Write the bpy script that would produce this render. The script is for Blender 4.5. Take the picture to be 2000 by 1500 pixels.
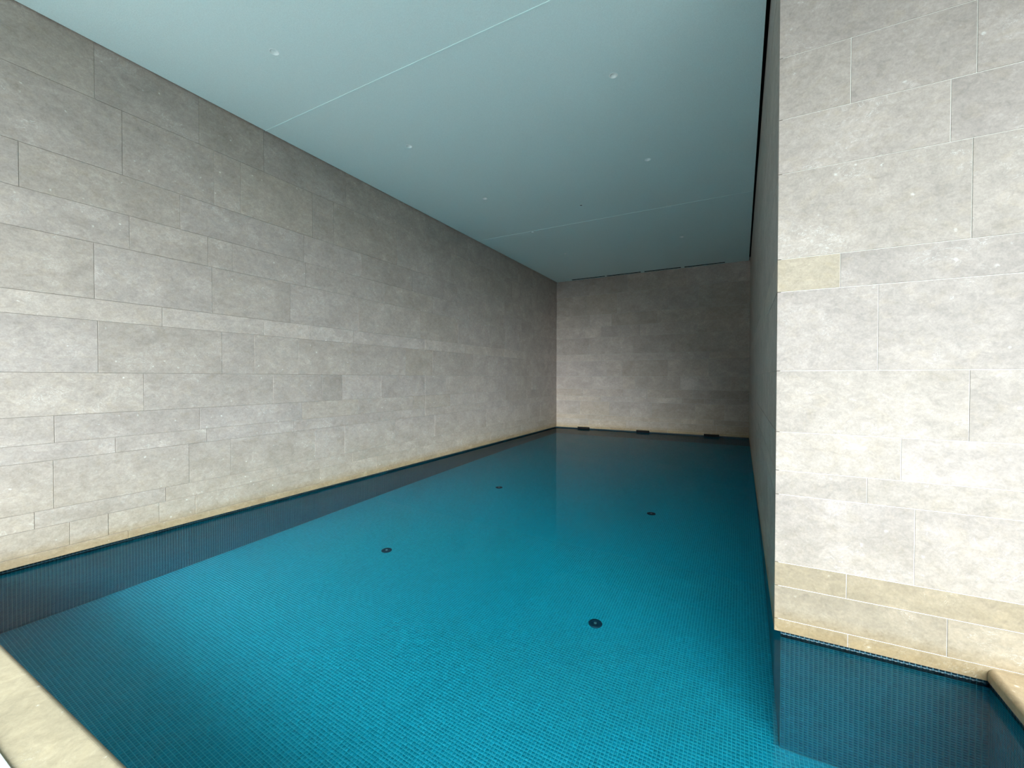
import bpy, bmesh, math, random
import numpy as np
from mathutils import Matrix, Vector

for o in list(bpy.data.objects):
    bpy.data.objects.remove(o)
sc = bpy.context.scene
COL = sc.collection

# ------------------------------------------------------------------ camera
cam_d = bpy.data.cameras.new('camera')
cam_d.sensor_width = 36.0
cam_d.sensor_fit = 'HORIZONTAL'
cam_d.lens = 828.04 / 2000 * 36
cam_d.clip_start = 0.02
cam = bpy.data.objects.new('camera', cam_d)
COL.objects.link(cam)
r = Vector((0.87985116, 0.475249048, 0.000595666))
u = Vector((-0.00728503, 0.01223387, 0.99989863))
f = Vector((-0.47519358, 0.87976626, -0.01422618))
M = Matrix((r, u, -f)).transposed().to_4x4()
M.translation = Vector((0, 0, 1.646))
cam.matrix_world = M
sc.camera = cam

# ------------------------------------------------------------------ light, exposure
sc.view_settings.view_transform = 'Standard'
sc.view_settings.look = 'None'
sc.view_settings.exposure = 0.0
sc.view_settings.gamma = 1.0
sc.view_settings.use_curve_mapping = False

SKY = (0.90, 1.0, 1.02)
SKY_HORIZON, SKY_ZENITH = 0.22, 0.12
world = bpy.data.worlds.new('overcast_sky')
sc.world = world
world.use_nodes = True
wn = world.node_tree
wn.nodes.clear()
wo = wn.nodes.new('ShaderNodeOutputWorld')
wb = wn.nodes.new('ShaderNodeBackground')
wb.inputs['Color'].default_value = (*SKY, 1)
wt = wn.nodes.new('ShaderNodeTexCoord')
ws = wn.nodes.new('ShaderNodeSeparateXYZ')
wm = wn.nodes.new('ShaderNodeMapRange')       # hazy sky: paler towards the horizon, all the way round
wm.inputs[1].default_value = 0.0; wm.inputs[2].default_value = 0.9
wm.inputs[3].default_value = SKY_HORIZON; wm.inputs[4].default_value = SKY_ZENITH
wn.links.new(wt.outputs['Generated'], ws.inputs[0])
wn.links.new(ws.outputs[2], wm.inputs[0])
wn.links.new(wm.outputs[0], wb.inputs['Strength'])
wn.links.new(wb.outputs[0], wo.inputs[0])

# veiled sun: a very soft bright part of the cloud cover, to the right behind the camera
sun_d = bpy.data.lights.new('veiled_sun', 'SUN')
sun_d.energy = 19.2
sun_d.angle = math.radians(54)
sun_d.color = (0.87, 1.0, 1.05)
sun = bpy.data.objects.new('veiled_sun', sun_d)
COL.objects.link(sun)
AZ, EL = math.radians(24), math.radians(26)
sun_dir = Vector((math.sin(AZ) * math.cos(EL), -math.cos(AZ) * math.cos(EL), math.sin(EL)))
sun.rotation_euler = sun_dir.to_track_quat('Z', 'Y').to_euler()
sun.location = sun_dir * 20

try:
    sc.cycles.max_bounces = 14
    sc.cycles.diffuse_bounces = 6
    sc.cycles.glossy_bounces = 6
    sc.cycles.transmission_bounces = 10
    sc.cycles.sample_clamp_indirect = 6.0
    sc.cycles.blur_glossy = 0.3
    sc.cycles.use_denoising = True
except Exception:
    pass

# ------------------------------------------------------------------ dimensions (metres, water surface at z = 0)
XL, XR, YB, YP, ZC = -5.415, 0.199, 13.148, 3.176, 4.816
S = 0.030                       # lower edge of the stone cladding
YF = 0.42                       # glazing line of the opening towards the terrace
YE = 0.745                      # pool side edge of the front coping
XC = 1.168                      # pool side edge of the side coping
XE = 4.6                        # far end of the side bay
TL, TR, TB, TP, TF, TC = XL - 0.035, XR + 0.038, YB + 0.025, YP + 0.030, YE + 0.02, XC + 0.02   # mosaic planes
ZF = -1.33                      # pool floor
ZD = 0.10                       # deck
PITCH, TILE = 0.025, 0.0215
COURSES = [0.030, 0.110, 0.322, 0.472, 0.907, 1.060, 1.305, 1.692, 2.190, 2.395, 2.930, 3.270, 3.655, 4.290, ZC + 0.04]

# ------------------------------------------------------------------ materials
def new_mat(name):
    m = bpy.data.materials.new(name)
    m.use_nodes = True
    nt = m.node_tree
    nt.nodes.clear()
    out = nt.nodes.new('ShaderNodeOutputMaterial')
    return m, nt, out

class NT:
    def __init__(s, nt): s.nt = nt
    def n(s, typ, **kw):
        nd = s.nt.nodes.new(typ)
        for k, v in kw.items():
            if k.startswith('i_'):
                key = k[2:]
                key = int(key) if key.isdigit() else key.replace('_', ' ')
                nd.inputs[key].default_value = v
            else:
                setattr(nd, k, v)
        return nd
    def l(s, a, b): s.nt.links.new(a, b)
    def math(s, op, a, b=None, c=None, clamp=False):
        nd = s.nt.nodes.new('ShaderNodeMath'); nd.operation = op; nd.use_clamp = clamp
        for i, v in enumerate((a, b, c)):
            if v is None: continue
            if isinstance(v, (int, float)): nd.inputs[i].default_value = v
            else: s.l(v, nd.inputs[i])
        return nd.outputs[0]
    def mix(s, fac, a, b, blend='MIX'):
        nd = s.nt.nodes.new('ShaderNodeMix'); nd.data_type = 'RGBA'; nd.blend_type = blend
        for sock, v in ((nd.inputs[0], fac), (nd.inputs[6], a), (nd.inputs[7], b)):
            if isinstance(v, (int, float)): sock.default_value = v
            elif isinstance(v, tuple): sock.default_value = (*v[:3], 1)
            else: s.l(v, sock)
        return nd.outputs[2]
    def ramp(s, v, a, b, lo=0.0, hi=1.0):
        nd = s.nt.nodes.new('ShaderNodeMapRange'); nd.clamp = True
        s.l(v, nd.inputs[0])
        for i, x in enumerate((a, b, lo, hi)): nd.inputs[1 + i].default_value = x
        return nd.outputs[0]

def limestone(name, base=(0.378, 0.316, 0.277), tan=(0.365, 0.285, 0.195), stain=True, rough=0.62, fine=1.0, tanbase=0.0):
    m, nt, out = new_mat(name)
    g = NT(nt)
    geo = g.n('ShaderNodeNewGeometry')
    oi = g.n('ShaderNodeObjectInfo')
    pos = geo.outputs['Position']
    seed = g.math('MULTIPLY', oi.outputs['Random'], 37.0)
    mp = g.n('ShaderNodeMapping'); mp.inputs['Scale'].default_value = (1, 1, 1.35)
    g.l(pos, mp.inputs['Vector'])
    def noise(scale, detail, rough_, vec, w=seed, dist=0.0):
        nd = g.n('ShaderNodeTexNoise', noise_dimensions='4D')
        nd.inputs['Scale'].default_value = scale; nd.inputs['Detail'].default_value = detail
        nd.inputs['Roughness'].default_value = rough_; nd.inputs['Distortion'].default_value = dist
        g.l(vec, nd.inputs['Vector']); g.l(w, nd.inputs['W'])
        return nd.outputs['Fac']
    cloud = noise(2.6, 6, 0.62, mp.outputs[0], dist=0.6)
    mid = noise(17, 7, 0.74, mp.outputs[0], dist=0.8)
    fin = noise(75, 4, 0.75, pos)
    vein = noise(5, 5, 0.6, mp.outputs[0], dist=2.2)
    # base brightness
    b1 = g.ramp(cloud, 0.3, 0.7, 0.84, 1.12)
    b2 = g.ramp(mid, 0.3, 0.70, 0.82, 1.20)
    b3 = g.ramp(fin, 0.3, 0.7, 1 - 0.13 * fine, 1 + 0.13 * fine)
    bb = g.math('MULTIPLY', g.math('MULTIPLY', b1, b2), b3)
    rnd = g.ramp(oi.outputs['Random'], 0, 1, 0.97, 1.03)
    bb = g.math('MULTIPLY', bb, rnd)
    # warm tint in clouds
    tintf = g.ramp(vein, 0.50, 0.75, 0.0, 0.32)
    colr = g.mix(tintf, base, tan)
    if tanbase > 0:
        colr = g.mix(tanbase, colr, tan)
    if stain:
        sep = g.n('ShaderNodeSeparateXYZ'); g.l(pos, sep.inputs[0])
        zz = g.math('ADD', sep.outputs[2], g.math('MULTIPLY', g.math('SUBTRACT', cloud, 0.5), 0.55))
        st1 = g.ramp(zz, 0.95, 0.2, 0.0, 0.6)
        st2 = g.ramp(g.math('ADD', sep.outputs[2], g.math('MULTIPLY', g.math('SUBTRACT', mid, 0.5), 0.12)), 0.19, 0.07, 0.0, 0.95)
        colr = g.mix(st1, colr, (tan[0] * 1.0, tan[1] * 1.04, tan[2] * 1.12))
        colr = g.mix(st2, colr, (0.32, 0.23, 0.13))
    vm = g.n('ShaderNodeVectorMath', operation='SCALE'); g.l(colr, vm.inputs[0]); g.l(bb, vm.inputs['Scale'])
    # pale fossil flecks and hairline veins
    vor = g.n('ShaderNodeTexVoronoi', feature='F1'); vor.inputs['Scale'].default_value = 9.0
    vor.inputs['Randomness'].default_value = 1.0
    g.l(pos, vor.inputs['Vector'])
    fleck = g.math('MULTIPLY', g.ramp(vor.outputs['Distance'], 0.11, 0.04), g.ramp(mid, 0.48, 0.58))
    ab = g.math('ABSOLUTE', g.math('SUBTRACT', vein, 0.46))
    hair = g.math('MULTIPLY', g.ramp(ab, 0.006, 0.0), g.ramp(cloud, 0.52, 0.62, 0, 0.55))
    c2 = g.mix(g.math('MAXIMUM', g.math('MULTIPLY', fleck, 0.6), hair), vm.outputs[0], (0.80, 0.79, 0.74))
    c3 = g.mix(1.0, c2, oi.outputs['Color'], 'MULTIPLY')
    bs = g.n('ShaderNodeBsdfPrincipled')
    g.l(c3, bs.inputs['Base Color'])
    bs.inputs['Roughness'].default_value = rough
    bs.inputs['Specular IOR Level'].default_value = 0.3
    bp = g.n('ShaderNodeBump'); bp.inputs['Strength'].default_value = 0.35; bp.inputs['Distance'].default_value = 0.003
    g.l(g.math('ADD', g.math('MULTIPLY', mid, 0.8), g.math('MULTIPLY', fin, 0.35)), bp.inputs['Height'])
    g.l(bp.outputs[0], bs.inputs['Normal'])
    g.l(bs.outputs[0], out.inputs[0])
    return m

def plain(name, colr, rough=0.6, metal=0.0, spec=0.5, bump=0.0, scale=120, var=0.0, above=None):
    m, nt, out = new_mat(name)
    g = NT(nt)
    bs = g.n('ShaderNodeBsdfPrincipled')
    bs.inputs['Roughness'].default_value = rough
    bs.inputs['Metallic'].default_value = metal
    bs.inputs['Specular IOR Level'].default_value = spec
    geo = g.n('ShaderNodeNewGeometry')
    nz = g.n('ShaderNodeTexNoise'); nz.inputs['Scale'].default_value = scale; nz.inputs['Detail'].default_value = 5
    g.l(geo.outputs['Position'], nz.inputs['Vector'])
    v = g.ramp(nz.outputs['Fac'], 0.3, 0.7, 1 - var, 1 + var)
    vm = g.n('ShaderNodeVectorMath', operation='SCALE'); vm.inputs[0].default_value = colr; g.l(v, vm.inputs['Scale'])
    cc = vm.outputs[0]
    if above:
        sp = g.n('ShaderNodeSeparateXYZ'); g.l(geo.outputs['Position'], sp.inputs[0])
        cc = g.mix(g.math('GREATER_THAN', sp.outputs[2], above[0]), cc, above[1])
    g.l(cc, bs.inputs['Base Color'])
    if bump:
        bp = g.n('ShaderNodeBump'); bp.inputs['Strength'].default_value = bump; bp.inputs['Distance'].default_value = 0.002
        g.l(nz.outputs['Fac'], bp.inputs['Height']); g.l(bp.outputs[0], bs.inputs['Normal'])
    g.l(bs.outputs[0], out.inputs[0])
    return m

def mosaic_mat(name, ca, cb, shade_band=False):
    m, nt, out = new_mat(name)
    g = NT(nt)
    geo = g.n('ShaderNodeNewGeometry')
    sc_ = g.n('ShaderNodeVectorMath', operation='SCALE'); sc_.inputs['Scale'].default_value = 1 / PITCH
    g.l(geo.outputs['Position'], sc_.inputs[0])
    off = g.n('ShaderNodeVectorMath', operation='ADD'); off.inputs[1].default_value = (0.03 + TC / PITCH % 1, 0.03 + TP / PITCH % 1, -0.2 )
    g.l(sc_.outputs[0], off.inputs[0])
    fl = g.n('ShaderNodeVectorMath', operation='FLOOR'); g.l(off.outputs[0], fl.inputs[0])
    wn_ = g.n('ShaderNodeTexWhiteNoise', noise_dimensions='3D'); g.l(fl.outputs[0], wn_.inputs['Vector'])
    c = g.mix(wn_.outputs['Value'], ca, cb)
    if shade_band:                                   # shade under the stone edge and its dark reflection, painted into the top rows
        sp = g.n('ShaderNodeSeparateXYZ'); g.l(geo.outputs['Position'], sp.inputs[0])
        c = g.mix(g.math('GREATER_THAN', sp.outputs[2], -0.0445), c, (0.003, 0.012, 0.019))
    bs = g.n('ShaderNodeBsdfPrincipled')
    g.l(c, bs.inputs['Base Color'])
    bs.inputs['Roughness'].default_value = 0.3
    g.l(bs.outputs[0], out.inputs[0])
    return m

def water_mat():
    m, nt, out = new_mat('pool_water')
    g = NT(nt)
    geo = g.n('ShaderNodeNewGeometry')
    nz = g.n('ShaderNodeTexNoise'); nz.inputs['Scale'].default_value = 3.0; nz.inputs['Detail'].default_value = 3
    mp = g.n('ShaderNodeMapping'); mp.inputs['Scale'].default_value = (1.0, 1.0, 1.0)
    g.l(geo.outputs['Position'], mp.inputs[0]); g.l(mp.outputs[0], nz.inputs['Vector'])
    bp = g.n('ShaderNodeBump'); bp.inputs['Strength'].default_value = 0.5; bp.inputs['Distance'].default_value = 0.0009
    g.l(nz.outputs['Fac'], bp.inputs['Height'])
    rf = g.n('ShaderNodeBsdfRefraction'); rf.inputs['IOR'].default_value = 1.333; rf.inputs['Roughness'].default_value = 0.0
    rf.inputs['Color'].default_value = (1, 1, 1, 1)
    gs = g.n('ShaderNodeBsdfGlossy'); gs.inputs['Roughness'].default_value = 0.0
    gs.inputs['Color'].default_value = (0.36, 0.36, 0.36, 1)
    fr = g.n('ShaderNodeFresnel'); fr.inputs['IOR'].default_value = 1.333
    for q in (rf, gs, fr): g.l(bp.outputs[0], q.inputs['Normal'])
    mx = g.n('ShaderNodeMixShader')
    g.l(fr.outputs[0], mx.inputs[0]); g.l(rf.outputs[0], mx.inputs[1]); g.l(gs.outputs[0], mx.inputs[2])
    g.l(mx.outputs[0], out.inputs['Surface'])
    va = g.n('ShaderNodeVolumeAbsorption')
    va.inputs['Color'].default_value = (0.0, 0.92, 0.98, 1)
    va.inputs['Density'].default_value = 0.38
    g.l(va.outputs[0], out.inputs['Volume'])
    return m

M_STONE = limestone('limestone_ashlar')
M_COPE = limestone('honed_coping_stone', base=(0.345, 0.285, 0.196), tan=(0.32, 0.25, 0.15), stain=False, rough=0.5, fine=0.6, tanbase=0.25)
M_MORTAR = plain('lime_mortar', (0.44, 0.40, 0.35), 0.9, var=0.08)
M_MORTAR_PALE = plain('pale_lime_mortar', (0.62, 0.60, 0.54), 0.9, var=0.08)
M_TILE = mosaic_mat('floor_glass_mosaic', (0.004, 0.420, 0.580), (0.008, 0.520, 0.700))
M_TILEW = mosaic_mat('shaded_wall_mosaic', (0.006, 0.190, 0.285), (0.010, 0.260, 0.360), shade_band=True)  # floor mosaic again, with the weaker light on the walls put into darker colours
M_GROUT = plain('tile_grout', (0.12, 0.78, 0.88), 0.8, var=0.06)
M_GROUTW = plain('shaded_wall_grout', (0.14, 0.46, 0.52), 0.8, var=0.06, above=(-0.0445, (0.035, 0.085, 0.105)))  # grout darkened for wall shade, darkest where waterline shade and reflection are painted
M_WATER = water_mat()
M_CEIL = plain('rough_plaster_ceiling', (0.68, 0.80, 0.79), 0.85, spec=0.2, bump=0.5, scale=160, var=0.06)
M_BEAD = plain('ceiling_joint_bead', (0.66, 0.82, 0.81), 0.7)
M_DARK = plain('shadow_gap_black', (0.012, 0.012, 0.012), 0.9, spec=0.1)
M_TRIM = plain('lamp_trim_white', (0.84, 0.90, 0.89), 0.4)
M_LENS = plain('lamp_lens', (0.10, 0.12, 0.12), 0.15)
M_DRAIN = plain('drain_plastic_navy', (0.010, 0.045, 0.085), 0.35)
M_STEEL = plain('brushed_steel', (0.62, 0.66, 0.68), 0.3, metal=0.9)
M_ALU = plain('white_powder_coat', (0.86, 0.90, 0.89), 0.45)
M_PAVE = plain('pale_terrace_paving', (0.46, 0.48, 0.47), 0.8, scale=6, var=0.06)

# ------------------------------------------------------------------ object helpers
def link(o, parent=None):
    COL.objects.link(o)
    if parent is not None:
        o.parent = parent
    return o

def mesh_obj(name, me, mat, parent=None):
    if mat is not None and not me.materials:
        me.materials.append(mat)
    return link(bpy.data.objects.new(name, me), parent)

def bm_obj(name, bm, mat, parent=None, smooth=False):
    me = bpy.data.meshes.new(name)
    bmesh.ops.recalc_face_normals(bm, faces=bm.faces)
    bm.to_mesh(me); bm.free()
    if smooth:
        for p in me.polygons: p.use_smooth = True
    return mesh_obj(name, me, mat, parent)

def add_box(bm, x0, x1, y0, y1, z0, z1):
    vs = [bm.verts.new(p) for p in ((x0, y0, z0), (x1, y0, z0), (x1, y1, z0), (x0, y1, z0),
                                    (x0, y0, z1), (x1, y0, z1), (x1, y1, z1), (x0, y1, z1))]
    for q in ((0, 3, 2, 1), (4, 5, 6, 7), (0, 1, 5, 4), (1, 2, 6, 5), (2, 3, 7, 6), (3, 0, 4, 7)):
        bm.faces.new([vs[i] for i in q])

def box_obj(name, dims, mat, parent=None, bevel=0.0):
    bm = bmesh.new(); add_box(bm, *dims)
    if bevel:
        bmesh.ops.bevel(bm, geom=bm.edges[:], offset=bevel, segments=2, affect='EDGES', profile=0.5)
    return bm_obj(name, bm, mat, parent)

def structure(o):
    o['kind'] = 'structure'
    return o

def tag(o, label, cat, group=None):
    o['label'] = label; o['category'] = cat
    if group: o['group'] = group
    return o

def empty(name, loc):
    o = bpy.data.objects.new(name, None)
    o.empty_display_size = 0.1
    o.location = loc
    COL.objects.link(o)
    return o

def lathe(name, prof, mat, parent, seg=40, closed=False):
    """prof: list of (radius, z), revolved about the local z axis"""
    bm = bmesh.new()
    rings = []
    for (rr, z) in prof:
        if rr < 1e-6:
            rings.append([bm.verts.new((0, 0, z))])
        else:
            rings.append([bm.verts.new((rr * math.cos(2 * math.pi * i / seg), rr * math.sin(2 * math.pi * i / seg), z)) for i in range(seg)])
    pairs = list(zip(rings, rings[1:])) + ([(rings[-1], rings[0])] if closed else [])
    for a, b in pairs:
        for i in range(seg):
            j = (i + 1) % seg
            if len(a) == 1 and len(b) == 1: continue
            if len(a) == 1: bm.faces.new((a[0], b[i], b[j]))
            elif len(b) == 1: bm.faces.new((a[i], a[j], b[0]))
            else: bm.faces.new((a[i], a[j], b[j], b[i]))
    return bm_obj(name, bm, mat, parent, smooth=True)

# ------------------------------------------------------------------ ashlar walls
def stone_mesh(O, U, N, a0, a1, z0, z1, proud, name, back=0.012, ch=0.0012):
    """dressed stone: front face on plane O + N*proud, small chamfered arris"""
    me = bpy.data.meshes.new(name)
    Z = Vector((0, 0, 1))
    def P(a, z, n): return O + U * a + Z * z + N * n
    vs = []
    for (i, n) in ((0.0, -back), (0.0, proud - ch), (ch, proud)):
        for (a, z) in ((a0 + i, z0 + i), (a1 - i, z0 + i), (a1 - i, z1 - i), (a0 + i, z1 - i)):
            vs.append(P(a, z, n))
    fs = [(8, 9, 10, 11)]
    for k in (0, 4):
        for i in range(4):
            j = (i + 1) % 4
            fs.append((k + i, k + j, k + 4 + j, k + 4 + i))
    if U.cross(Z).dot(N) < 0:
        fs = [tuple(reversed(q)) for q in fs]
    me.from_pydata(vs, [], fs)
    me.update()
    return me

def ashlar(parent, O, U, N, a_min, a_max, joints, rng, tint, edge_back=None, gap=0.0028, skip=None, maxlen=2.0):
    for ci in range(len(COURSES) - 1):
        z0, z1 = COURSES[ci], COURSES[ci + 1]
        js = sorted(j for j in joints.get(ci, []) if a_min + 0.12 < j < a_max - 0.12)
        full = [a_min]
        for j in js + [a_max]:
            while j - full[-1] > maxlen:
                full.append(min(full[-1] + rng.uniform(0.62, 1.5), j - 0.5))
            if j - full[-1] > 0.1:
                full.append(j)
        full[-1] = a_max
        if ci == 0 and skip:                     # strip course notched round the skimmers
            segs = []
            for s0, s1 in zip(full, full[1:]):
                cur = s0
                for (k0, k1) in skip:
                    if k1 <= cur or k0 >= s1: continue
                    if k0 > cur: segs.append((cur, k0, z0, z1))
                    segs.append((max(cur, k0), min(k1, s1), 0.064, z1))
                    cur = min(k1, s1)
                if cur < s1: segs.append((cur, s1, z0, z1))
        else:
            segs = [(s0, s1, z0, z1) for s0, s1 in zip(full, full[1:])]
        for (s0, s1, q0, q1) in segs:
            g0 = gap / 2 if s0 > a_min + 1e-4 else 0
            g1 = gap / 2 if s1 < a_max - 1e-4 else 0
            zl = q0 + (gap / 2 if ci else 0)
            me = stone_mesh(O, U, N, s0 + g0, s1 - g1, zl, q1 - gap / 2, rng.uniform(-0.0006, 0.0014), 'stone',
                            back=0.02 if ci else 0.02)
            o = mesh_obj('stone', me, M_STONE, parent)
            t = tint(ci, 0.5 * (s0 + s1), rng)
            o.color = (t[0], t[1], t[2], 1)

BACK = 0.005     # mortar bed lies this far behind the stone faces
def tint_default(ci, a, rng):
    v = rng.uniform(0.965, 1.03)
    w = rng.uniform(-0.025, 0.02)
    if ci == 8: v = rng.uniform(1.08, 1.16)
    if rng.random() < 0.06: w = -0.04
    return (v, v * (1 + w * 0.2), v * (1 + w))

def tint_back(ci, a, rng):
    v = rng.uniform(0.90, 1.10); w = rng.uniform(-0.07, 0.02)
    if ci in (6, 8): v *= 1.07
    if ci == 9: v *= 0.94
    return (v * 1.03, v * (1 + w * 0.3), v * (1 + w))

# wall_left -----------------------------------------------------------
wall_left = structure(box_obj('wall_left', (XL - 0.30, XL - BACK, YF - 0.05, YB + 0.30, S, ZC + 0.10), M_MORTAR))
LJ = {0: [1.9, 3.3, 5.0, 6.4, 8.1, 9.7, 11.3], 1: [1.48, 1.75, 2.16, 2.50, 4.1, 5.2, 6.23, 7.7, 8.9, 10.6], 2: [1.26, 2.22, 3.45, 4.7, 5.75, 6.99, 8.4, 9.6],
      3: [1.38, 2.44, 2.88, 4.03, 4.55, 5.64, 6.76, 7.61, 8.72, 10.2], 4: [1.81, 2.62, 3.70, 5.3, 6.46, 7.3, 8.6, 9.9], 5: [1.39, 2.55, 3.83, 4.82, 6.11, 6.48, 7.28, 8.3],
      6: [2.04, 3.41, 4.15, 4.51, 5.32, 6.46, 7.14, 8.59, 10.32], 7: [1.69, 2.79, 3.17, 3.78, 4.70, 5.92, 6.69, 8.16, 9.28], 8: [0.9, 3.3, 6.46, 6.99, 9.6],
      9: [1.67, 2.69, 3.66, 4.84, 6.33, 7.56, 8.87], 10: [1.94, 2.65, 2.92, 5.41, 6.7], 11: [1.20, 2.38, 3.87, 4.9, 6.1, 7.53],
      12: [1.89, 2.72, 3.02, 4.01, 4.37, 5.7, 7.31], 13: [1.69, 2.57, 3.31, 4.6, 6.47, 7.94]}
def tint_left(ci, a, rng):
    t = tint_default(ci, a, rng)
    if ci == 6 and 4.15 < a < 4.51: return (0.89, 0.89, 0.885)
    return t
ashlar(wall_left, Vector((XL, 0, 0)), Vector((0, 1, 0)), Vector((1, 0, 0)), YF - 0.05, YB, LJ, random.Random(11), tint_left, gap=0.0034)

# wall_back -----------------------------------------------------------
wall_back = structure(box_obj('wall_back', (XL - 0.30, XR + 0.30, YB + BACK, YB + 0.30, S, ZC + 0.10), M_MORTAR))
BJ = {0: [-3.6, -1.9], 1: [-4.32, -3.1, -1.88, -0.6], 2: [-4.4, -2.91, -1.53, -0.67], 3: [-4.6, -3.62, -2.99, -2.35, -1.15, -0.39], 4: [-3.9, -2.9, -1.51, -0.91],
      5: [-4.5, -3.2, -2.48, -1.2], 6: [-4.2, -3.22, -2.83, -1.55, -1.07, -0.25], 7: [-3.72, -3.24, -1.9, -0.8], 8: [-3.9, -2.0], 9: [-4.3, -2.9, -1.7],
      10: [-4.43, -3.9, -2.7, -1.1], 11: [-4.27, -3.57, -2.2], 12: [-3.4, -1.9], 13: [-4.31, -3.08, -1.4]}
SKIM = [(-4.67, -4.27), (-2.80, -2.41), (-0.92, -0.52)]
ashlar(wall_back, Vector((0, YB, 0)), Vector((1, 0, 0)), Vector((0, -1, 0)), XL, XR, BJ, random.Random(5), tint_back, skip=SKIM, gap=0.006)

# wall_right (the long side wall, seen at a glancing angle) and wall_front (its broad end facing the terrace)
wall_right = structure(box_obj('wall_right', (XR + BACK, XR + 0.36, YP + 0.02, YB + 0.30, S, ZC + 0.10), M_MORTAR))
RJ = {i: [] for i in range(14)}
ashlar(wall_right, Vector((XR, 0, 0)), Vector((0, 1, 0)), Vector((-1, 0, 0)), YP + 0.0205, YB, RJ, random.Random(23), tint_default, maxlen=1.7)

wall_front = structure(box_obj('wall_front', (XR + 0.02, XE + 0.3, YP + 0.0026, YP + 0.36, S, ZC + 0.10), M_MORTAR_PALE))
FJ = {0: [0.575, 1.9], 1: [1.009, 2.1], 2: [0.565, 1.7], 3: [0.869, 1.9], 4: [0.656, 1.55], 5: [0.314, 0.806, 2.0], 6: [1.082, 2.3], 7: [0.697, 1.9],
      8: [0.518, 1.7], 9: [1.080, 2.2], 10: [0.992, 1.9], 11: [0.558, 1.091, 2.3], 12: [1.5], 13: [0.7, 1.9]}
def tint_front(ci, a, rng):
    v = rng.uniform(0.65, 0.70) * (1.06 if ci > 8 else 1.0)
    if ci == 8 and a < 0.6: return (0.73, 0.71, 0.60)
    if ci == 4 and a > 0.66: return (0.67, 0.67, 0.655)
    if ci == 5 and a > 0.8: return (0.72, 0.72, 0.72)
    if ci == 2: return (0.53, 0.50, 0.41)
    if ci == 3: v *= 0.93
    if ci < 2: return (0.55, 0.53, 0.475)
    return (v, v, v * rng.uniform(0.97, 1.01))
ashlar(wall_front, Vector((0, YP, 0)), Vector((1, 0, 0)), Vector((0, -1, 0)), XR, XE, FJ, random.Random(31), tint_front)

# unseen roof added behind the camera, lengthened to cut high sun and sky light
structure(box_obj('added_canopy', (XL - 0.3, XE + 0.3, -3.2, YF - 0.052, ZC, ZC + 0.45), M_CEIL))

# end of the side bay, out of the picture
structure(box_obj('wall_side', (XE, XE + 0.3, YF - 0.05, YP + 0.3, S, ZC + 0.10), M_STONE))

# ------------------------------------------------------------------ mosaic
def quads_mesh(name, O, U, V, N, nu, nv, u_off, v_off, proud=0.0012, sides=True, mask=None):
    """a field of square tiles as one mesh, built with numpy"""
    iu, iv = np.meshgrid(np.arange(nu), np.arange(nv), indexing='ij')
    iu = iu.ravel(); iv = iv.ravel()
    if mask is not None:
        keep = mask(iu, iv); iu = iu[keep]; iv = iv[keep]
    n = len(iu)
    h = TILE / 2
    cu = u_off + (iu + 0.5) * PITCH; cv = v_off + (iv + 0.5) * PITCH
    rng = np.random.default_rng(7)
    pr = proud + rng.uniform(-0.0003, 0.0003, n)
    O, U, V, N = (np.array(q, float) for q in (O, U, V, N))
    corners = [(-h, -h), (h, -h), (h, h), (-h, h)]
    def ring(inset, hh):
        out = np.zeros((n, 4, 3))
        for k, (a, b) in enumerate(corners):
            aa = a - math.copysign(inset, a); b2 = b - math.copysign(inset, b)
            out[:, k, :] = O + np.outer(cu + aa, U) + np.outer(cv + b2, V) + np.outer(hh, N)
        return out
    flip = np.dot(np.cross(U, V), N) < 0
    if sides:
        co = np.concatenate([ring(0, pr * 0 - 0.001), ring(0.0006, pr)], axis=1)      # n,8,3
        base = (np.arange(n) * 8)[:, None]
        loc = np.array([[4, 5, 6, 7], [0, 1, 5, 4], [1, 2, 6, 5], [2, 3, 7, 6], [3, 0, 4, 7]])
    else:
        co = ring(0, pr)
        base = (np.arange(n) * 4)[:, None]
        loc = np.array([[0, 1, 2, 3]])
    if flip: loc = loc[:, ::-1]
    faces = (base[:, None, :] + loc[None, :, :]).reshape(-1)
    nf = len(faces) // 4
    me = bpy.data.meshes.new(name)
    co = co.reshape(-1, 3)
    me.vertices.add(len(co)); me.vertices.foreach_set('co', co.ravel())
    me.loops.add(len(faces)); me.loops.foreach_set('vertex_index', faces.astype(np.int32))
    me.polygons.add(nf)
    me.polygons.foreach_set('loop_start', np.arange(nf, dtype=np.int32) * 4)
    me.update(calc_edges=True)
    return me

def tile_field(name, parent, *a, **k):
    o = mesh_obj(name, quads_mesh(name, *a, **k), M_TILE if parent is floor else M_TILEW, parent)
    o['kind'] = 'stuff'
    return o

# pool shell: concrete tray finished in grout, one piece of the setting per side
floor = structure(box_obj('floor', (TL - 0.15, TC + 0.15, TF - 0.15, TB + 0.15, ZF - 0.2, ZF), M_GROUT))
NVW = int(round((S - ZF) / PITCH))                 # rows on a wall, counted down from the stone edge
W = lambda: S - 0.0005
X0T = TC - 272 * PITCH                              # tile lattice for the floor: starts at the side wall
def xcount(x0, x1): return int(round((x1 - x0) / PITCH))
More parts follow.
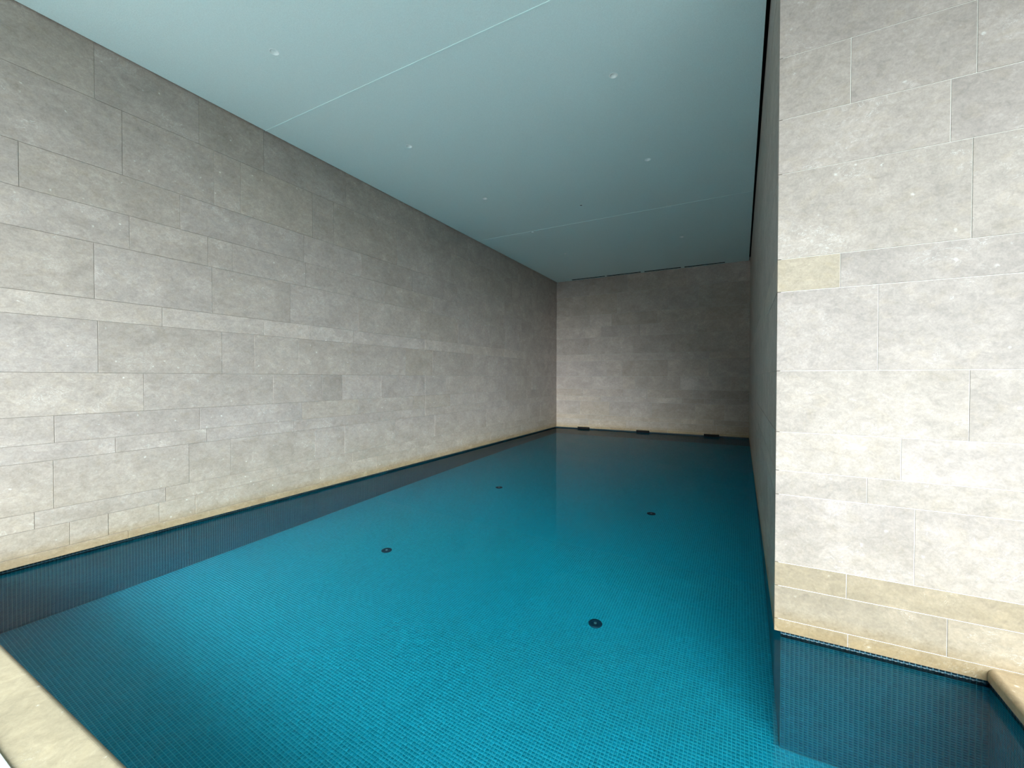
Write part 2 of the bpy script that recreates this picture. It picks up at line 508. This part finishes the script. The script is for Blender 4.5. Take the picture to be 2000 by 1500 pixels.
# floor: near zone with full relief, far zone as flat proud tiles
yn0 = TP - 97 * PITCH
def floor_mask(shift):
    def mk(iu, iv):
        x = TC - (iu + 0.5) * PITCH
        y = yn0 + (iv + shift + 0.5) * PITCH
        return (x > TL) & ((x < TR) | (y < TP))
    return mk
near_rows = 175
tile_field('mosaic_tiles', floor, (TC, yn0, ZF), (-1, 0, 0), (0, 1, 0), (0, 0, 1), 266, near_rows, 0, 0, mask=floor_mask(0))
tile_field('mosaic_tiles', floor, (TC, yn0 + near_rows * PITCH, ZF), (-1, 0, 0), (0, 1, 0), (0, 0, 1), 266, int((TB - yn0) / PITCH) - near_rows, 0, 0, sides=False, mask=floor_mask(near_rows))

def pool_side(name, dims):
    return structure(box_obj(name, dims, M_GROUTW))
zt = S - 0.002
ps_left = pool_side('trim_1', (TL - 0.15, TL, TF - 0.15, TB + 0.15, ZF, zt))
nl = int((TB - yn0) / PITCH)
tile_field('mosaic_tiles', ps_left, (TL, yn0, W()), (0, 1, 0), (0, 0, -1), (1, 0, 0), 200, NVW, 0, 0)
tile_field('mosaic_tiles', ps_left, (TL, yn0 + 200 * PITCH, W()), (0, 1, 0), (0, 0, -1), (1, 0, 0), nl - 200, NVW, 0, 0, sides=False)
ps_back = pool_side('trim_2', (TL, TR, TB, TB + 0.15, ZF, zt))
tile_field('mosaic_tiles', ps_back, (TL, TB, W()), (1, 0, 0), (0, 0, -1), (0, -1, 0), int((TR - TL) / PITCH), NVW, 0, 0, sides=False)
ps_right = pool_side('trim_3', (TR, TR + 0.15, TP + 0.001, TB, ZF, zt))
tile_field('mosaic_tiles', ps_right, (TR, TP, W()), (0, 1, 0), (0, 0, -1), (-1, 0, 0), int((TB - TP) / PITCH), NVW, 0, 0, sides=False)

# the tiled foot of the front wall: the nearest tiles one by one
ps_pier = pool_side('trim_4', (TR, TC + 0.15, TP, TP + 0.15, ZF, zt))
ncol = int(round((TC - TR) / PITCH))
camp = Vector((0, 0, 1.646))
cand = []
for i in range(ncol):
    for j in range(NVW):
        px, pz = TC - (i + 0.5) * PITCH, W() - (j + 0.5) * PITCH
        d = Vector((px, TP, pz)) - camp
        zc = d.dot(f)
        y_img = 750 - 828.04 * d.dot(u) / zc; x_img = 1000 + 828.04 * d.dot(r) / zc
        if x_img < 2010 and y_img < 1560:
            cand.append((zc, i, j))
cand.sort()
single = set((i, j) for _, i, j in cand[:300])
sm = quads_mesh('mosaic_tile', (0, 0, 0), (1, 0, 0), (0, 0, -1), (0, -1, 0), 1, 1, -PITCH / 2, -PITCH / 2)
sm.materials.append(M_TILEW)
for (i, j) in sorted(single):
    o = bpy.data.objects.new('mosaic_tile', sm)
    o.location = (TC - (i + 0.5) * PITCH, TP, W() - (j + 0.5) * PITCH)
    link(o, ps_pier)
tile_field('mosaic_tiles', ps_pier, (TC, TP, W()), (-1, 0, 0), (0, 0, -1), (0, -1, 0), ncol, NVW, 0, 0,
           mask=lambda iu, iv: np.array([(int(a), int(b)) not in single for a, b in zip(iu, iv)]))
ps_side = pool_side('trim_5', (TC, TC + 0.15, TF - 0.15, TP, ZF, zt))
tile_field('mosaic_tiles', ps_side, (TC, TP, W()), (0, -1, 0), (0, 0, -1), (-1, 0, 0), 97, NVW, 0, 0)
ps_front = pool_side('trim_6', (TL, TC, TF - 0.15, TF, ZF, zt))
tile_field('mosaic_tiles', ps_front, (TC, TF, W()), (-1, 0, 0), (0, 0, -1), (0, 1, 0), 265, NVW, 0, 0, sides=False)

# ------------------------------------------------------------------ water
bm = bmesh.new()
e = 0.006
outline = [(TL - e, TF - e), (TC + e, TF - e), (TC + e, TP + e), (TR + e, TP + e), (TR + e, TB + e), (TL - e, TB + e)]
bot = [bm.verts.new((x, y, ZF - 0.02)) for x, y in outline]
top = [bm.verts.new((x, y, 0.0)) for x, y in outline]
bm.faces.new(list(reversed(bot))); bm.faces.new(top)
for i in range(6):
    j = (i + 1) % 6
    bm.faces.new((bot[i], bot[j], top[j], top[i]))
water = bm_obj('pool_water', bm, M_WATER)
tag(water, 'clear still turquoise pool water filling the tiled basin', 'water')
water['kind'] = 'stuff'

# ------------------------------------------------------------------ ceiling with recessed fittings
LAMPS = [(-4.02, 2.57), (-4.02, 4.475), (-4.01, 6.405), (-4.01, 8.34), (-3.96, 10.20),
         (-1.20, 4.455), (-1.215, 6.39), (-1.20, 8.30), (-1.20, 10.235)]
SPRINK = [(-2.606, 7.489)]
SLOTS = [(-4.838, -3.754), (-3.689, -2.663), (-2.556, -1.541), (-1.444, -0.411)]
SY0, SY1 = 12.985, 13.075
SEAMS = [3.325, 8.30]
LR, SR = 0.040, 0.024
GL, GR = 0.022, 0.034
ceiling = structure(box_obj('ceiling', (XL - 0.3, XE + 0.3, YF - 0.05, YB + 0.3, ZC + 0.13, ZC + 0.45), M_DARK))
def ceiling_panel(x0, x1, y0, y1):
    bm = bmesh.new()
    def loop(pts):
        vs = [bm.verts.new((x, y, ZC)) for x, y in pts]
        return [bm.edges.new((vs[i], vs[(i + 1) % len(vs)])) for i in range(len(vs))]
    edges = loop([(x0, y0), (x1, y0), (x1, y1), (x0, y1)])
    holes = []
    for (lst, rad) in ((LAMPS, LR), (SPRINK, SR)):
        for (cx, cy) in lst:
            if x0 < cx < x1 and y0 < cy < y1:
                edges += loop([(cx + rad * math.cos(t * math.pi / 12), cy + rad * math.sin(t * math.pi / 12)) for t in range(24)])
    for (a, b) in SLOTS:
        if y0 < SY0 < y1 and x0 < a and b < x1:
            edges += loop([(a, SY0), (b, SY0), (b, SY1), (a, SY1)])
    bmesh.ops.triangle_fill(bm, use_beauty=True, use_dissolve=False, edges=edges)
    ret = bmesh.ops.extrude_face_region(bm, geom=bm.faces[:])
    for v in [g for g in ret['geom'] if isinstance(g, bmesh.types.BMVert)]:
        v.co.z += 0.045
    return bm_obj('ceiling_panel', bm, M_CEIL, ceiling)
ys = [YF - 0.05] + SEAMS + [YB - 0.006]
for y0, y1 in zip(ys, ys[1:]):
    ceiling_panel(XL + GL, XR - GR, y0 + (0.004 if y0 in SEAMS else 0), y1 - (0.004 if y1 in SEAMS else 0))
for y in SEAMS:      # slim raised joint bead between two panels
    box_obj('joint_bead', (XL + GL, XR - GR, y - 0.006, y + 0.006, ZC - 0.004, ZC + 0.03), M_BEAD, ceiling)
# ceiling of the side bay, set against the front wall
box_obj('ceiling_panel', (XR - GR, XE, YF - 0.05, YP - GR, ZC, ZC + 0.045), M_CEIL, ceiling)

def downlight(x, y, label):
    t = empty('downlight', (x, y, ZC))
    tag(t, label, 'ceiling light', 'recessed ceiling downlights')
    return t
first = None
LL = ['recessed downlight of the left row, nearest the terrace and largest in view',
      'recessed downlight of the left row, second from the terrace, just beyond the bright ceiling joint',
      'recessed downlight of the left row, third from the terrace',
      'recessed downlight of the left row at the far ceiling joint',
      'recessed downlight of the left row, last one before the far wall',
      'recessed downlight of the right row, nearest the terrace',
      'recessed downlight of the right row, second from the terrace',
      'recessed downlight of the right row at the far ceiling joint',
      'recessed downlight of the right row, last one before the far wall']
for i, ((x, y), lab) in enumerate(zip(LAMPS, LL)):
    if first is None:
        first = downlight(x, y, lab)
        p1 = lathe('trim_ring', [(LR - 0.001, 0.004), (LR - 0.001, -0.0015), (LR + 0.004, -0.0015), (LR + 0.005, 0.0)], M_TRIM, first, seg=32)
        p2 = lathe('reflector', [(LR - 0.001, 0.0), (LR - 0.004, 0.035), (0.018, 0.06)], M_TRIM, first, seg=32)
        p3 = lathe('lens', [(0.0, 0.060), (0.020, 0.060)], M_LENS, first, seg=24)
        parts = (p1, p2, p3)
    else:
        t = first.copy(); COL.objects.link(t); t.location = (x, y, ZC); t['label'] = lab
        for p in parts:
            c = p.copy(); COL.objects.link(c); c.parent = t
t = empty('sprinkler', (SPRINK[0][0], SPRINK[0][1], ZC))
tag(t, 'small dark recessed ceiling sprinkler between the two rows of downlights', 'sprinkler')
lathe('cover_ring', [(SR - 0.001, 0.006), (SR - 0.001, -0.002), (SR + 0.006, -0.002), (SR + 0.007, 0.0)], M_TRIM, t, seg=28)
lathe('housing', [(SR - 0.001, 0.0), (SR - 0.002, 0.05), (0.0, 0.05)], M_DARK, t, seg=28)
lathe('nozzle', [(0.0, 0.004), (0.008, 0.005), (0.010, 0.012), (0.005, 0.016), (0.005, 0.05)], M_STEEL, t, seg=16)

SLL = ['leftmost of the four black slot air diffusers along the far ceiling edge', 'second from left of the four black slot air diffusers along the far ceiling edge',
       'third from left of the four black slot air diffusers along the far ceiling edge', 'rightmost of the four black slot air diffusers along the far ceiling edge']
for (a, b), lab in zip(SLOTS, SLL):
    t = empty('slot_diffuser', ((a + b) / 2, (SY0 + SY1) / 2, ZC))
    tag(t, lab, 'air vent', 'slot air diffusers at the far wall')
    h = (b - a) / 2; w = (SY1 - SY0) / 2
    bm = bmesh.new()
    for q in ((-h, -h + 0.004, -w, w), (h - 0.004, h, -w, w), (-h + 0.004, h - 0.004, -w, -w + 0.003), (-h + 0.004, h - 0.004, w - 0.003, w)):
        add_box(bm, q[0], q[1], q[2], q[3], -0.001, 0.06)
    add_box(bm, -h, h, -w, w, 0.06, 0.065)
    bm_obj('plenum', bm, M_DARK, t)
    box_obj('blade', (-h + 0.005, h - 0.005, -0.002, 0.002, 0.012, 0.05), M_DARK, t)

# ------------------------------------------------------------------ skimmer mouths in the far wall
SKL = ['leftmost of the three black skimmer openings under the far wall', 'middle one of the three black skimmer openings under the far wall',
       'rightmost of the three black skimmer openings under the far wall']
for (a, b), lab in zip(SKIM, SKL):
    t = empty('skimmer', ((a + b) / 2, YB, 0.0))
    tag(t, lab, 'pool skimmer', 'skimmer openings at the water line')
    h = (b - a) / 2 - 0.002
    bm = bmesh.new()
    y0, y1 = -0.008, 0.0165
    add_box(bm, -h, -h + 0.012, y0, y1, 0.002, 0.0632)
    add_box(bm, h - 0.012, h, y0, y1, 0.002, 0.0632)
    add_box(bm, -h + 0.012, h - 0.012, y0, y1, 0.058, 0.0632)
    add_box(bm, -h + 0.012, h - 0.012, y0, y1, 0.002, 0.006)
    bm_obj('frame', bm, M_DARK, t)
    box_obj('housing', (-h + 0.012, h - 0.012, 0.0, 0.003, 0.006, 0.058), M_DARK, t)
    box_obj('weir_flap', (-h + 0.016, h - 0.016, -0.005, -0.002, 0.008, 0.050), M_DARK, t)

# ------------------------------------------------------------------ floor drains
DR = [(-1.183, 3.835), (-3.88, 3.89), (-3.893, 6.71), (-1.187, 6.66)]
DRL = ['round navy floor inlet nearest the camera, right of the pool centre line', 'round navy floor inlet left of the pool centre line, nearer of the left pair',
       'round navy floor inlet near the left wall, farther of the left pair', 'dark round floor inlet in the shaded water, farther of the right pair']
fd = None
for (x, y), lab in zip(DR, DRL):
    if fd is None:
        fd = empty('floor_inlet', (x, y, ZF))
        tag(fd, lab, 'pool inlet', 'round inlets in the pool floor')
        q1 = lathe('cover_plate', [(0.064, 0.0), (0.064, 0.006), (0.058, 0.011), (0.030, 0.014), (0.026, 0.010), (0.0, 0.010)], M_DRAIN, fd, seg=40)
        q2 = lathe('nozzle', [(0.014, 0.010), (0.014, 0.017), (0.009, 0.018), (0.0, 0.016)], M_STEEL, fd, seg=24)
        q2['label'] = 'steel centre nozzle'
    else:
        t = fd.copy(); COL.objects.link(t); t.location = (x, y, ZF); t['label'] = lab
        for p in (q1, q2):
            c = p.copy(); COL.objects.link(c); c.parent = t

# ------------------------------------------------------------------ copings and deck
def coping(name, length, width, mat, parent, rot=False):
    """slab with a rounded nose along its pool side; local x runs along the edge, y>0 towards the deck"""
    R = 0.030
    prof = [(width, S), (0.004, S)]
    th = ZD - S
    for k in range(0, 9):
        t = math.pi / 2 * k / 8
        prof.append((R - R * math.cos(t), ZD - R + R * math.sin(t)))
    prof.append((width, ZD))
    prof[1] = (0.003, S); prof.insert(2, (0.0, S + 0.003))
    bm = bmesh.new()
    n = max(2, int(length / 0.25))
    rings = []
    for i in range(n + 1):
        x = length * i / n
        rings.append([bm.verts.new((x, a, z)) for a, z in prof])
    for A, B in zip(rings, rings[1:]):
        for i in range(len(prof)):
            j = (i + 1) % len(prof)
            bm.faces.new((A[i], A[j], B[j], B[i]))
    bm.faces.new(rings[0]); bm.faces.new(list(reversed(rings[-1])))
    o = bm_obj(name, bm, mat, parent)
    return o

cf = empty('pool_coping', (0, YE, 0))
tag(cf, 'cream stone pool coping along the terrace side, lower left of the view', 'coping')
xs = [XL, -4.15, -1.85, 0.3, XC + 0.03]
for x0, x1 in zip(xs, xs[1:]):
    o = coping('coping_slab', x1 - x0 - 0.003, YE - 0.515, M_COPE, cf)
    o.matrix_local = Matrix.Translation((x1 - 0.0015, 0, 0)) @ Matrix.Rotation(math.pi, 4, 'Z')
cs_ = empty('pool_coping', (XC, YP, 0))
tag(cs_, 'tan stone pool coping with rounded edge meeting the stone wall at lower right', 'coping')
yy = [YP, 1.95, YE + 0.001]
for y0, y1 in zip(yy, yy[1:]):
    o = coping('coping_slab', y0 - y1 - 0.003, 0.36, M_COPE, cs_)
    o.matrix_local = Matrix.Translation((0, y0 - YP - 0.0015, 0)) @ Matrix.Rotation(-math.pi / 2, 4, 'Z')
    o.color = (1.12, 1.0, 0.92, 1)
structure(box_obj('trim_7', (XL - 0.3, XE + 0.3, 0.30, 0.513, S - 0.06, ZD + 0.012), M_ALU, bevel=0.004))
structure(box_obj('deck', (XC + 0.363, XE, 0.515, YP, S - 0.06, ZD), M_PAVE))
structure(box_obj('terrace', (-30, 30, -30, 0.298, -0.25, ZD - 0.01), M_PAVE))
